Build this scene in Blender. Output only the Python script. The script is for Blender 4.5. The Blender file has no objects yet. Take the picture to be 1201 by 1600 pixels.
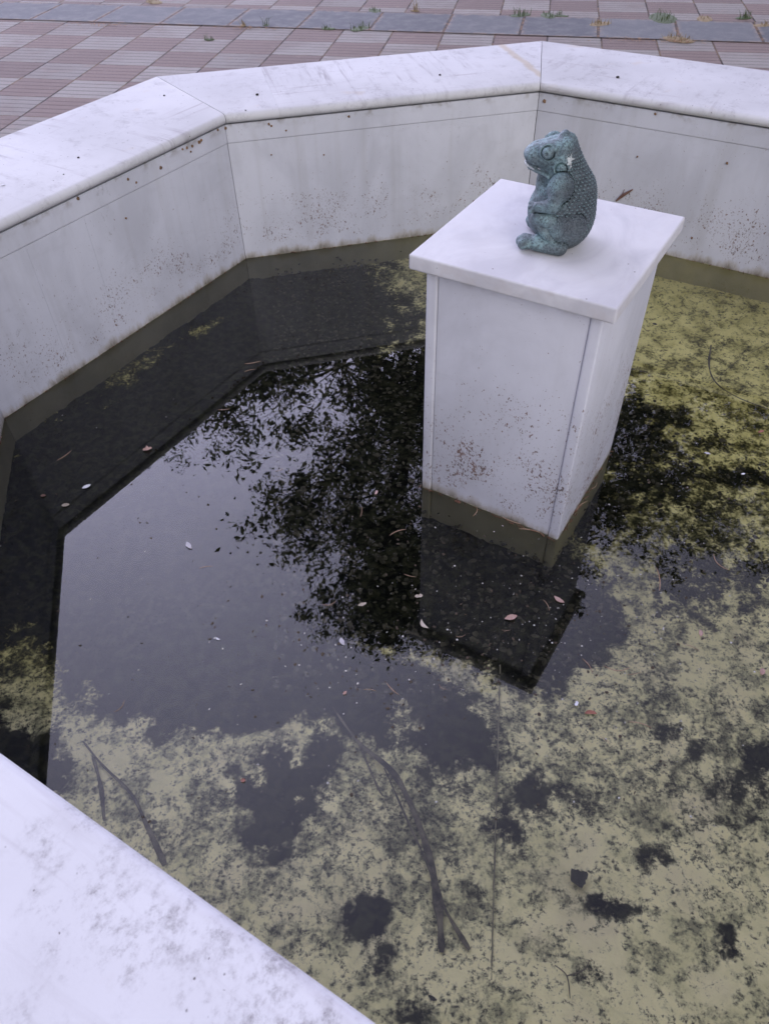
import bpy, bmesh, math, random
import numpy as np
from math import sin, cos, pi, radians, tan, sqrt, atan2
from mathutils import Vector, Matrix, noise as mnoise
random.seed(7); rng = np.random.default_rng(7)
S = bpy.context.scene
COL = S.collection

# ------------------------------------------------------------------ measured layout (metres, water level z = 0)
OX, OY, OYAW = 0.3283, 1.4493, -0.1736
RN, RO, RW = 1.2816, 1.7639, 1.2974          # coping nose, coping back edge, inner wall face (apothems)
CZ, CT = 0.4906, 0.0295                        # coping top, thickness
ZG = 0.03                                      # plaza level
ZF = -0.105                                    # basin floor
PX, PY, PYAW, PA = 0.3426, 1.4226, -0.5648, 0.205
PZ, PT, PSH = 0.6197, 0.031, 0.0254
T8 = tan(pi/8)

# ------------------------------------------------------------------ camera
FPX, PITCH, ROLL, HC = 1179.86, 0.7922, -0.0282, 1.3
_f = np.array([0, cos(PITCH), -sin(PITCH)]); _u0 = np.array([0, sin(PITCH), cos(PITCH)]); _r0 = np.array([1., 0, 0])
_r = cos(ROLL)*_r0 + sin(ROLL)*_u0; _u = -sin(ROLL)*_r0 + cos(ROLL)*_u0
cam_d = bpy.data.cameras.new('camera'); cam = bpy.data.objects.new('camera', cam_d); COL.objects.link(cam)
cam.matrix_world = Matrix(((_r[0], _u[0], -_f[0], 0), (_r[1], _u[1], -_f[1], 0), (_r[2], _u[2], -_f[2], HC), (0, 0, 0, 1)))
cam_d.sensor_width = 36; cam_d.lens = FPX/1600*36; cam_d.clip_start = .02; cam_d.clip_end = 3000
cam_d.dof.use_dof = True; cam_d.dof.focus_distance = 1.55; cam_d.dof.aperture_fstop = 11
S.camera = cam

def at(px, py, z=0.0):
    """photo pixel -> point on the horizontal plane z"""
    d = _f + (px-600.5)/FPX*_r - (py-800)/FPX*_u
    t = (z-HC)/d[2]
    return Vector((t*d[0], t*d[1], z))
def pix(P):
    d = np.asarray(P, float) - np.array([0, 0, HC])
    z = d@_f
    return 600.5+FPX*(d@_r)/z, 800-FPX*(d@_u)/z

# ------------------------------------------------------------------ helpers
def link(name, me, mat=None, parent=None, loc=(0, 0, 0), rz=0.0, smooth=None):
    o = bpy.data.objects.new(name, me); COL.objects.link(o)
    if mat: me.materials.append(mat)
    if parent: o.parent = parent
    o.location = loc; o.rotation_euler = (0, 0, rz)
    if smooth is not None:
        for p in me.polygons: p.use_smooth = True
        if smooth < 179: me.set_sharp_from_angle(angle=radians(smooth))
    return o
def mesh(name, verts, faces):
    me = bpy.data.meshes.new(name); me.from_pydata([tuple(v) for v in verts], [], faces); me.update(); return me
def tag(o, label=None, cat=None, group=None, kind=None):
    if label: o['label'] = label
    if cat: o['category'] = cat
    if group: o['group'] = group
    if kind: o['kind'] = kind
    return o
def empty(name, loc=(0, 0, 0), rz=0.0):
    o = bpy.data.objects.new(name, None); COL.objects.link(o); o.location = loc; o.rotation_euler = (0, 0, rz)
    o.empty_display_size = .05
    return o
def prism(profile, xa, xb):
    """profile: list of (y, z); xa/xb: functions y -> x of the two ends"""
    n = len(profile)
    v = [(xa(y), y, z) for y, z in profile] + [(xb(y), y, z) for y, z in profile]
    f = [(i, (i+1) % n, n+(i+1) % n, n+i) for i in range(n)] + [tuple(range(n))[::-1], tuple(range(n, 2*n))]
    me = mesh('prism', v, f)
    bm = bmesh.new(); bm.from_mesh(me); bmesh.ops.recalc_face_normals(bm, faces=bm.faces); bm.to_mesh(me); bm.free()
    return me
def box_mesh(x0, x1, y0, y1, z0, z1, bev=0.0, seg=2):
    bm = bmesh.new()
    bmesh.ops.create_cube(bm, size=1)
    for v in bm.verts:
        v.co = Vector((x0+(v.co.x+.5)*(x1-x0), y0+(v.co.y+.5)*(y1-y0), z0+(v.co.z+.5)*(z1-z0)))
    if bev: bmesh.ops.bevel(bm, geom=bm.edges[:], offset=bev, segments=seg, profile=.6, affect='EDGES')
    me = bpy.data.meshes.new('box'); bm.to_mesh(me); bm.free(); return me
def tube(points, radii, n=8, flat=1.0):
    V, F = [], []
    pts = [Vector(p) for p in points]
    for i, p in enumerate(pts):
        t = (pts[min(i+1, len(pts)-1)] - pts[max(i-1, 0)]).normalized()
        a = t.cross(Vector((0, 0, 1)))
        if a.length < 1e-3: a = Vector((1, 0, 0))
        a.normalize(); b = t.cross(a)
        for k in range(n):
            q = 2*pi*k/n
            V.append(p + radii[i]*(a*cos(q) + b*sin(q)*flat))
    for i in range(len(pts)-1):
        for k in range(n):
            F.append((i*n+k, i*n+(k+1) % n, (i+1)*n+(k+1) % n, (i+1)*n+k))
    F.append(tuple(range(n))); F.append(tuple(range((len(pts)-1)*n, len(pts)*n))[::-1])
    return V, F
def merge(parts):
    V, F = [], []
    for v, f in parts:
        o = len(V); V += list(v); F += [tuple(i+o for i in q) for q in f]
    return V, F

# ------------------------------------------------------------------ node helpers
class NT:
    def __init__(s, name):
        s.m = bpy.data.materials.new(name); s.m.use_nodes = True; s.t = s.m.node_tree
        s.t.nodes.clear(); s.out = s.t.nodes.new('ShaderNodeOutputMaterial')
        s.b = s.t.nodes.new('ShaderNodeBsdfPrincipled'); s.t.links.new(s.b.outputs[0], s.out.inputs[0])
    def n(s, typ, **kw):
        nd = s.t.nodes.new(typ)
        for k, v in kw.items(): setattr(nd, k, v)
        return nd
    def inp(s, nd, i, v):
        if v is None: return
        if isinstance(v, bpy.types.NodeSocket): s.t.links.new(v, nd.inputs[i])
        else:
            x = nd.inputs[i]
            if x.type == 'RGBA' and len(v) == 3: v = (*v, 1)
            x.default_value = v
    def obj(s):
        tc = s.n('ShaderNodeTexCoord'); return tc.outputs['Object']
    def rnd_obj(s):
        oi = s.n('ShaderNodeObjectInfo'); v = s.n('ShaderNodeVectorMath', operation='MULTIPLY_ADD')
        cb = s.n('ShaderNodeCombineXYZ')
        s.inp(cb, 0, oi.outputs['Random']); s.inp(cb, 1, oi.outputs['Random']); s.inp(cb, 2, 0.0)
        s.inp(v, 0, cb.outputs[0]); s.inp(v, 1, (17., 23., 0.)); s.inp(v, 2, s.obj()); return v.outputs[0]
    def scale(s, v, sc, rot=(0, 0, 0), loc=(0, 0, 0)):
        mp = s.n('ShaderNodeMapping'); s.inp(mp, 0, v); s.inp(mp, 1, loc); s.inp(mp, 2, rot); s.inp(mp, 3, sc if isinstance(sc, tuple) else (sc,)*3)
        return mp.outputs[0]
    def noise(s, v, sc=5., det=4., rough=.55, dist=0.):
        nd = s.n('ShaderNodeTexNoise'); s.inp(nd, 'Vector', v); s.inp(nd, 'Scale', sc); s.inp(nd, 'Detail', det); s.inp(nd, 'Roughness', rough); s.inp(nd, 'Distortion', dist)
        return nd.outputs[0]
    def voro(s, v, sc, feature='F1', rand=1.0):
        nd = s.n('ShaderNodeTexVoronoi', feature=feature); s.inp(nd, 'Vector', v); s.inp(nd, 'Scale', sc); s.inp(nd, 'Randomness', rand); return nd
    def ramp(s, fac, a, b, lo=0., hi=1.):
        nd = s.n('ShaderNodeMapRange', interpolation_type='SMOOTHSTEP'); s.inp(nd, 0, fac); s.inp(nd, 1, a); s.inp(nd, 2, b); s.inp(nd, 3, lo); s.inp(nd, 4, hi)
        return nd.outputs[0]
    def math(s, op, a, b=0., c=None):
        nd = s.n('ShaderNodeMath', operation=op); s.inp(nd, 0, a); s.inp(nd, 1, b)
        if c is not None: s.inp(nd, 2, c)
        return nd.outputs[0]
    def mix(s, fac, a, b, blend='MIX'):
        nd = s.n('ShaderNodeMix', data_type='RGBA', blend_type=blend)
        s.inp(nd, 0, fac); s.inp(nd, 6, a); s.inp(nd, 7, b); return nd.outputs[2]
    def sep(s, v):
        nd = s.n('ShaderNodeSeparateXYZ'); s.inp(nd, 0, v); return nd.outputs
    def bump(s, h, strength=.3, dist=.01, normal=None):
        nd = s.n('ShaderNodeBump'); s.inp(nd, 'Strength', strength); s.inp(nd, 'Distance', dist); s.inp(nd, 'Height', h)
        if normal is not None: s.inp(nd, 'Normal', normal)
        return nd.outputs[0]
    def done(s, col=None, rough=.5, normal=None, spec=None, trans=None):
        s.inp(s.b, 'Base Color', col); s.inp(s.b, 'Roughness', rough)
        if normal is not None: s.inp(s.b, 'Normal', normal)
        if spec is not None: s.inp(s.b, 'Specular IOR Level', spec)
        return s.m

def marble_coping(name, blotch=.5, veins=.5, tint=(.79, .785, .79), rust_at=None):
    k = NT(name); v = k.rnd_obj()
    big = k.noise(v, 2.2, 3); c = k.mix(k.ramp(big, .35, .7), tint, tuple(t*.84 for t in tint))
    # streaks across the slab (cut direction of the marble)
    st = k.noise(k.scale(v, (2.2, 26, 2), rot=(0, 0, .5)), 1.4, 5, .6, .4)
    sm = k.math('MULTIPLY', k.ramp(st, .56, .72), k.ramp(k.noise(v, 3.1, 2), .42, .66))
    c = k.mix(k.math('MULTIPLY', sm, .55*veins), c, (.40, .37, .38))
    rs_ = k.math('MULTIPLY', k.ramp(k.noise(k.scale(v, (15, 1.1, 2)), 2.0, 6, .7, .6), .51, .68), k.ramp(k.noise(v, 2.6, 3), .46, .64))
    c = k.mix(k.math('MULTIPLY', rs_, .62*veins), c, (.38, .36, .37))
    # soot and lichen blotches
    m = k.math('MULTIPLY', k.ramp(k.noise(k.scale(v, (1, .75, 1), rot=(0, 0, .7)), 24, 12, .80), .46, .66), k.ramp(k.noise(v, 6.0, 6, .7), .40, .62))
    m = k.math('MULTIPLY', m, k.ramp(k.noise(v, 105, 4, .75), .36, .60, .35, 1))
    c = k.mix(k.math('MULTIPLY', m, blotch), c, (.17, .15, .155))
    f = k.ramp(k.noise(v, 11, 6, .7), .6, .8)
    c = k.mix(k.math('MULTIPLY', f, .35*blotch), c, (.55, .52, .50))
    # faint rust marks
    ru = k.math('MULTIPLY', k.ramp(k.noise(v, 7, 3), .66, .76), .22)
    c = k.mix(ru, c, (.55, .42, .26))
    if rust_at is not None:      # one rust run across the slab
        xo = k.sep(k.obj())[0]; wv = k.math('MULTIPLY', k.math('SUBTRACT', k.noise(v, 14, 4), .5), .03)
        rd = k.math('ABSOLUTE', k.math('SUBTRACT', k.math('ADD', xo, wv), rust_at)); c = k.mix(k.ramp(rd, .004, .022, .6, 0), c, (.50, .41, .27))
    # tiny dark grains
    vo = k.voro(v, 75); sp = k.math('MULTIPLY', k.ramp(vo.outputs[0], .10, .16, 1, 0), k.ramp(k.noise(v, 60, 0), .66, .7))
    c = k.mix(k.math('MULTIPLY', sp, .8), c, (.06, .05, .045))
    nb = k.bump(k.noise(v, 160, 5, .7), .15, .002)
    return k.done(c, .68, nb, .12)

def marble_wall(name, base=(.62, .63, .675), specks=1.0, zlo=.03, zhi=.30, top=.45, streak=1.0):
    k = NT(name); v = k.n('ShaderNodeNewGeometry').outputs['Position']; o = k.obj(); x, y, z = k.sep(o)
    c = k.mix(k.ramp(k.noise(k.scale(v, (1, 1, .6)), 4.2, 5, .6, .5), .36, .68), base, tuple(b*.83 for b in base))
    c = k.mix(k.ramp(k.noise(k.scale(v, (1, 1, 2.2), rot=(0, .5, 0)), 6, 5, .65, 1.2), .56, .64, 0, .12), c, (.42, .42, .44))
    # rain streaks
    st = k.noise(k.scale(v, (1, 1, .06)), 12, 4, .6)
    c = k.mix(k.math('MULTIPLY', k.ramp(st, .5, .76), .40*streak), c, (.43, .425, .42))
    st2 = k.noise(k.scale(v, (1, 1, .03)), 42, 2, .5)
    c = k.mix(k.math('MULTIPLY', k.ramp(st2, .58, .76), .12*streak), c, (.42, .41, .40))
    # soot patches
    sp = k.math('MULTIPLY', k.ramp(k.noise(k.scale(v, (1, 1, .55)), 55, 8, .75), .54, .66), k.ramp(k.noise(k.scale(v, (1, 1, .6)), 4.5, 2), .62, .74))
    c = k.mix(k.math('MULTIPLY', sp, .7), c, (.16, .15, .14))
    # patchy dirt and the coping lip's shadow line, both painted into the colour
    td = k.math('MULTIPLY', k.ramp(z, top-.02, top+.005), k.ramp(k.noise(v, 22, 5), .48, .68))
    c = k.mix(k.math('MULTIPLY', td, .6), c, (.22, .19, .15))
    # small brown specks, thicker near the water
    hz = k.math('MULTIPLY', k.ramp(z, zlo-.02, zlo+.03), k.ramp(k.math('ADD', z, k.math('MULTIPLY', k.noise(v, 9, 3), .14)), zhi*.42+.05, zhi+.09, 1, 0))
    den = k.math('MULTIPLY', hz, k.ramp(k.noise(v, 8, 4, .6), .30, .68))
    n1 = k.noise(k.scale(v, (1, 1, .8)), 175, 3, .72); n2 = k.noise(k.scale(v, (1, 1, .7), loc=(3, 5, 7)), 92, 3, .72)
    lift = k.math('MULTIPLY', den, .132*specks)
    tot = k.math('MAXIMUM', k.ramp(k.math('ADD', n1, lift), .69, .735), k.ramp(k.math('ADD', n2, lift), .705, .75))
    smear = k.math('MULTIPLY', k.ramp(k.noise(k.scale(v, (1, 1, .5)), 36, 6, .75), .56, .72), k.math('MULTIPLY', den, .30))
    c = k.mix(smear, c, (.30, .235, .19))
    brown = k.mix(k.noise(v, 40, 0), (.06, .035, .025), (.24, .12, .075))
    c = k.mix(k.math('MULTIPLY', tot, .85), c, brown)
    # slime below the water line
    wl = k.math('ADD', z, k.math('MULTIPLY', k.math('SUBTRACT', k.noise(v, 40, 4), .5), .012))
    sl = k.mix(k.ramp(k.noise(v, 7, 5), .3, .7), (.40, .38, .26), (.56, .53, .38))
    c = k.mix(k.ramp(wl, -.001, .003, 1, 0), c, sl)
    tide = k.math('ADD', z, k.math('MULTIPLY', k.math('SUBTRACT', k.noise(k.scale(v, (1, 1, .35)), 18, 6, .7), .5), .10))
    c = k.mix(k.math('MULTIPLY', k.ramp(tide, .004, .028, .6, 0), k.ramp(wl, -.003, .002)), c, (.36, .31, .23))
    c = k.mix(k.math('MULTIPLY', k.math('MULTIPLY', k.ramp(tide, -.01, .012, 1, 0), k.ramp(wl, -.003, .002)), .7), c, (.13, .115, .07))
    nb = k.bump(k.noise(v, 120, 5, .7), .12, .002)
    return k.done(c, .52, nb, .35)

def simple(name, a, b, sc=20, rough=.6, bump=.2, bd=.003):
    k = NT(name); v = k.rnd_obj(); n1 = k.noise(v, sc, 5, .65)
    return k.done(k.mix(k.ramp(n1, .3, .7), a, b), rough, k.bump(k.noise(v, sc*4, 4), bump, bd))

M = {}
M['coping'] = marble_coping('weathered white marble', .45, 1.4, (.64, .64, .645))
M['coping_near'] = marble_coping('mottled white marble', 1.0, .5, (.67, .67, .68))
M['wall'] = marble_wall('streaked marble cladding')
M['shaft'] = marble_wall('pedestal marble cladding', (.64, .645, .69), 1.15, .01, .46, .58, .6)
def slab_mat():
    k = NT('clean marble slab'); v = k.obj()
    c = k.mix(k.ramp(k.noise(k.scale(v, (1, .5, 1), rot=(0, 0, .6)), 8, 5, .6, .8), .36, .68), (.66, .655, .665), (.53, .525, .545))
    m = k.math('MULTIPLY', k.ramp(k.noise(v, 30, 7, .7), .56, .74), .25)
    c = k.mix(m, c, (.55, .52, .52))
    z = k.sep(v)[2]
    ed = k.math('MULTIPLY', k.ramp(k.noise(v, 26, 5), .45, .65), k.ramp(z, -.004, .002, .25, 0))
    c = k.mix(ed, c, (.5, .45, .42))
    vo = k.voro(v, 48); sp = k.math('MULTIPLY', k.math('LESS_THAN', vo.outputs[0], .08), k.math('LESS_THAN', k.sep(vo.outputs[1])[0], .10))
    c = k.mix(k.math('MULTIPLY', sp, .8), c, (.12, .09, .08))
    return k.done(c, .55, k.bump(k.noise(v, 140, 4), .08, .002), .2)
M['slab'] = slab_mat()
M['mortar'] = simple('dark mortar', (.08, .07, .06), (.20, .18, .15), 60, .9)
M['mass'] = simple('rough masonry', (.30, .29, .27), (.40, .38, .35), 14, .9)

# ------------------------------------------------------------------ sky and sun
CLOUD_BASE, ADDED_BANK, CLOUD_TINT = 4.9, 64.0, (.945, .93, 1.29, 1)
SUN_EL, SUN_AZ = radians(28), radians(165)
W = bpy.data.worlds.new('World'); S.world = W; W.use_nodes = True
wt = W.node_tree; wt.nodes.clear()
def wn(t, **kw):
    n = wt.nodes.new(t)
    for a, b in kw.items(): setattr(n, a, b)
    return n
def wmath(op, a, b):
    n = wn('ShaderNodeMath', operation=op)
    for q, v in enumerate((a, b)):
        if isinstance(v, bpy.types.NodeSocket): wt.links.new(v, n.inputs[q])
        else: n.inputs[q].default_value = v
    return n.outputs[0]
wo = wn('ShaderNodeOutputWorld'); bg = wn('ShaderNodeBackground'); wt.links.new(bg.outputs[0], wo.inputs[0])
sky = wn('ShaderNodeTexSky', sky_type='NISHITA'); sky.sun_disc = False; sky.sun_elevation = SUN_EL; sky.sun_rotation = SUN_AZ
sky.air_density = 1.0; sky.dust_density = 3.0; sky.altitude = 100
tc = wn('ShaderNodeTexCoord'); cn = wn('ShaderNodeTexNoise'); cn.inputs['Scale'].default_value = 1.7; cn.inputs['Detail'].default_value = 4
wt.links.new(tc.outputs['Generated'], cn.inputs['Vector'])
# cloud layer with a bright bank added beyond the trees to lift water reflections
dt = wn('ShaderNodeVectorMath', operation='DOT_PRODUCT'); wt.links.new(tc.outputs['Generated'], dt.inputs[0])
BA, BE = radians(-20), radians(30); dt.inputs[1].default_value = (sin(BA)*cos(BE), cos(BA)*cos(BE), sin(BE))
mb = wn('ShaderNodeMapRange'); mb.inputs[1].default_value = .25; mb.inputs[2].default_value = 1.; wt.links.new(dt.outputs['Value'], mb.inputs[0])
bank = wmath('MULTIPLY', wmath('POWER', mb.outputs[0], 4.), ADDED_BANK)
mr = wn('ShaderNodeMapRange'); mr.inputs[1].default_value = .3; mr.inputs[2].default_value = .7; mr.inputs[3].default_value = .9; mr.inputs[4].default_value = 1.1
wt.links.new(cn.outputs[0], mr.inputs[0])
lum = wmath('MULTIPLY', wmath('ADD', bank, CLOUD_BASE), mr.outputs[0])
ccol = wn('ShaderNodeMix', data_type='RGBA', blend_type='MULTIPLY'); ccol.inputs[0].default_value = 1
wt.links.new(lum, ccol.inputs[6]); ccol.inputs[7].default_value = CLOUD_TINT
mxs = wn('ShaderNodeMix', data_type='RGBA'); mxs.inputs[0].default_value = .82; wt.links.new(sky.outputs[0], mxs.inputs[6]); wt.links.new(ccol.outputs[2], mxs.inputs[7])
wt.links.new(mxs.outputs[2], bg.inputs[0]); bg.inputs[1].default_value = .1
sd = bpy.data.lights.new('sun', 'SUN'); sd.energy = 1.3; sd.angle = radians(55); sd.color = (1, .985, .96)
so = bpy.data.objects.new('sun', sd); COL.objects.link(so)
dv = Vector((sin(SUN_AZ)*cos(SUN_EL), cos(SUN_AZ)*cos(SUN_EL), sin(SUN_EL)))
so.rotation_euler = (-dv).to_track_quat('-Z', 'Y').to_euler(); so.location = dv*60
S.view_settings.view_transform = 'Standard'; S.view_settings.look = 'None'; S.view_settings.exposure = 0.0; S.view_settings.gamma = 1

# ------------------------------------------------------------------ plaza
TYAW = radians(79-90)
TW = .3286*(HC-ZG)/HC; TD = .301*(HC-ZG)/HC
def plaza_mat():
    k = NT('red and grey checker pavers'); v = k.obj(); x, y, z = k.sep(v)
    xs = k.math('DIVIDE', x, TW); ys = k.math('DIVIDE', y, TD)
    cx, cy = k.math('FLOOR', xs), k.math('FLOOR', ys)
    par = k.math('MODULO', k.math('ABSOLUTE', k.math('ADD', cx, cy)), 2.)
    par = k.math('GREATER_THAN', par, .5)
    cb = k.n('ShaderNodeCombineXYZ'); k.inp(cb, 0, cx); k.inp(cb, 1, cy); k.inp(cb, 2, 0.)
    wn_ = k.n('ShaderNodeTexWhiteNoise', noise_dimensions='3D'); k.inp(wn_, 0, cb.outputs[0]); rv = wn_.outputs[0]
    red = k.mix(rv, (.26, .19, .165), (.20, .147, .128)); gry = k.mix(rv, (.385, .36, .33), (.30, .28, .255))
    c = k.mix(par, red, gry)
    gr = k.noise(v, 260, 3, .7); c = k.mix(k.ramp(gr, .42, .62, 0, .55), c, (.17, .145, .145))
    gr2 = k.noise(v, 190, 2, .7); c = k.mix(k.ramp(gr2, .58, .70, 0, .4), c, (.62, .58, .58))
    dirt = k.noise(v, 2.3, 6, .7); c = k.mix(k.ramp(dirt, .42, .70, 0, .55), c, (.20, .155, .14)); c = k.mix(k.ramp(k.noise(v, 9, 6, .7), .54, .72, 0, .5), c, (.33, .26, .22))
    # grooves: five per paver, along local x
    fy = k.math('FRACT', k.math('MULTIPLY', ys, 5.)); gy = k.math('ABSOLUTE', k.math('SUBTRACT', fy, .5))
    groove = k.ramp(gy, .40, .48)
    c = k.mix(k.math('MULTIPLY', groove, .75), c, (.085, .07, .068))
    # joints
    jx = k.math('ABSOLUTE', k.math('SUBTRACT', k.math('FRACT', xs), .5)); jy = k.math('ABSOLUTE', k.math('SUBTRACT', k.math('FRACT', ys), .5))
    j = k.math('MAXIMUM', k.ramp(jx, .480, .489), k.ramp(jy, .487, .494))
    jc = k.mix(k.ramp(k.noise(v, 7, 5, .7), .42, .6), (.045, .034, .03), (.20, .135, .085))
    c = k.mix(j, c, jc)
    h = k.math('SUBTRACT', k.math('MULTIPLY', gr, .25), k.math('MAXIMUM', groove, k.math('MULTIPLY', j, 1.6)))
    return k.done(c, .8, k.bump(h, .7, .006), .25)
P0 = at(870*400/1201, 180*400/1201, ZG)
me = mesh('ground', [], [])
# one sheet with an octagonal hole for the basin, reaching the horizon
ang = [OYAW + i*pi/4 for i in range(8)]
RIN = (RO-.06)/cos(pi/8)
cosT, sinT = cos(-TYAW), sin(-TYAW)
def to_local(x, y): dx, dy = x-P0.x, y-P0.y; return (cosT*dx-sinT*dy, sinT*dx+cosT*dy, 0)
V, F = [], []
rings = [RIN, 4, 12, 60, 400, 1500]
for R in rings:
    for a in ang: V.append(to_local(OX+R*cos(a), OY+R*sin(a)))
for r in range(len(rings)-1):
    for i in range(8): F.append((r*8+i, r*8+(i+1) % 8, (r+1)*8+(i+1) % 8, (r+1)*8+i)[::-1])
me = mesh('plaza', V, F)
bm = bmesh.new(); bm.from_mesh(me); bmesh.ops.recalc_face_normals(bm, faces=bm.faces)
if bm.faces[0].normal.z < 0: bmesh.ops.reverse_faces(bm, faces=bm.faces)
bm.to_mesh(me); bm.free()
plaza = link('plaza', me, plaza_mat(), loc=P0, rz=TYAW); tag(plaza, kind='structure')
def strip_mat():
    k = NT('dark grey stone setts'); v = k.obj(); x, y, z = k.sep(v)
    xs = k.math('DIVIDE', x, .475)
    wnn = k.n('ShaderNodeTexWhiteNoise', noise_dimensions='1D'); k.inp(wnn, 'W', k.math('FLOOR', xs))
    c = k.mix(wnn.outputs[0], (.095, .10, .112), (.15, .155, .165))
    c = k.mix(k.ramp(k.noise(v, 9, 6, .7), .4, .7, 0, .6), c, (.22, .22, .215))
    c = k.mix(k.ramp(k.noise(v, 90, 4, .7), .5, .7, 0, .5), c, (.10, .10, .105))
    ed = k.math('MAXIMUM', k.ramp(k.math('ABSOLUTE', y), .18, .235), k.ramp(k.math('ABSOLUTE', k.math('SUBTRACT', k.math('FRACT', xs), .5)), .42, .49))
    c = k.mix(k.math('MULTIPLY', ed, k.ramp(k.noise(v, 16, 4), .42, .6, 0, .75)), c, (.30, .235, .19))
    j = k.math('MAXIMUM', k.ramp(k.math('ABSOLUTE', k.math('SUBTRACT', k.math('FRACT', xs), .5)), .478, .487), k.ramp(k.math('ABSOLUTE', y), .226, .232))
    c = k.mix(j, c, k.mix(k.ramp(k.noise(v, 22, 3), .4, .6), (.05, .035, .025), (.17, .10, .055)))
    return k.done(c, .75, k.bump(k.math('SUBTRACT', k.math('MULTIPLY', k.noise(v, 70, 5), .5), j), .6, .006), .3)
sa, sb = at(300, 39, ZG+.004), at(1201, 67, ZG+.004); sang = atan2(sb.y-sa.y, sb.x-sa.x)
sc_ = at(600, 33, ZG+.004); jl = at(818, 30, ZG+.004)
mnx = [(-30.1, -.236, 0), (30.1, -.236, 0), (30.1, .236, 0), (-30.1, .236, 0)]
off = ((jl-sc_).dot(Vector((cos(sang), sin(sang), 0)))) % .475
strip = link('stone_path', mesh('strip', mnx, [(0, 1, 2, 3)]), strip_mat(), loc=sc_+Vector((cos(sang), sin(sang), 0))*off, rz=sang)
tag(strip, kind='structure')

# ------------------------------------------------------------------ fountain basin
basin = empty('fountain_basin', (OX, OY, 0))
tag(basin, 'octagonal white marble basin with wide coping, filled with murky water', 'fountain')
def mid(k): return OYAW + (k+.5)*pi/4
def nose(r0=RN, z1=CZ, t=CT):
    pts = []
    rr = t*.5
    pts.append((r0+.022, z1-t))
    for i in range(9):
        a = -pi/2 - pi*i/8
        # lower quarter tighter than upper roll
        pts.append((r0+rr+rr*cos(a)*(1.0), z1-rr+rr*sin(a)))
    # slightly domed top edge back to the rear arris
    pts += [(r0+.04, z1+.0006), (RO-.006, z1), (RO-.0012, z1-.0014), (RO, z1-.006), (RO, z1-t)]
    return pts
prof = nose()
def coping(k, f0=None, f1=None, mat='coping'):
    g = .0011
    xa = (lambda y: -y*T8+g) if f0 is None else (lambda y: f0)
    xb = (lambda y: y*T8-g) if f1 is None else (lambda y: f1)
    me = prism(prof, xa, xb)
    return link('coping_slab', me, M[mat], basin, rz=mid(k)-pi/2, smooth=35)
# sides: local x runs clockwise, so a joint px on side k is found from the photo
def side_x(k, px, py, z):
    p = at(px, py, z); a = mid(k)-pi/2
    return (p.x-OX)*cos(a)+(p.y-OY)*sin(a)
xj = side_x(2, 437, 178, CZ-.012)
M['coping_rust'] = marble_coping('rust streaked marble', .45, 1.6, (.64, .64, .645), rust_at=side_x(2, 828, 105, CZ))
for k in range(8):
    if k == 2:
        coping(k, None, xj-.0002); coping(k, xj+.0002, None, 'coping_rust')
    elif k in (4, 5, 6): coping(k, mat='coping_near')
    else: coping(k)
# walls: lower panels, a proud strip under the coping, mortar bed
ZS = .3985
joints = {3: [side_x(3, 320, 445, 0), side_x(3, 190, 532, 0), side_x(3, 117, 584, 0)], 2: [], 1: []}
for k in range(8):
    a = mid(k)-pi/2
    cuts = sorted(joints.get(k, [0.15]))
    edges = [None]+cuts+[None]
    for i in range(len(edges)-1):
        g = .0004 if edges[i] is not None or edges[i+1] is not None else .0007
        lo, hi = edges[i], edges[i+1]
        xa = (lambda y: -y*T8+.0012) if lo is None else (lambda y, lo=lo: lo+.0002)
        xb = (lambda y: y*T8-.0012) if hi is None else (lambda y, hi=hi: hi-.0002)
        me = prism([(RW, -.16), (RW, ZS-.0008), (RW+.0008, ZS), (RW+.024, ZS), (RW+.024, -.16)], xa, xb)
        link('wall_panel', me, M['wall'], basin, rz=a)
    me = prism([(RW-.0006, ZS+.0010), (RW-.0018, ZS+.0024), (RW-.0022, ZS+.005), (RW-.0025, CZ-CT-.0065), (RW-.001, CZ-CT-.005), (RW+.024, CZ-CT-.005), (RW+.024, ZS+.0012)], lambda y: -y*T8+.001, lambda y: y*T8-.001)
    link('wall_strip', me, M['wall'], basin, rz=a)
    me = prism([(RW+.0245, -.2), (RW+.0245, CZ-CT-.0012), (RO-.055, CZ-CT-.0012), (RO-.055, -.2)], lambda y: -y*T8, lambda y: y*T8)
    link('wall_core', me, M['mortar'], basin, rz=a)
    me = prism([(RO-.054, -.2), (RO-.054, CZ-CT-.0012), (RO-.03, CZ-CT-.0012), (RO-.03, -.2)], lambda y: -y*T8, lambda y: y*T8)
    link('outer_panel', me, M['wall'], basin, rz=a)

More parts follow.
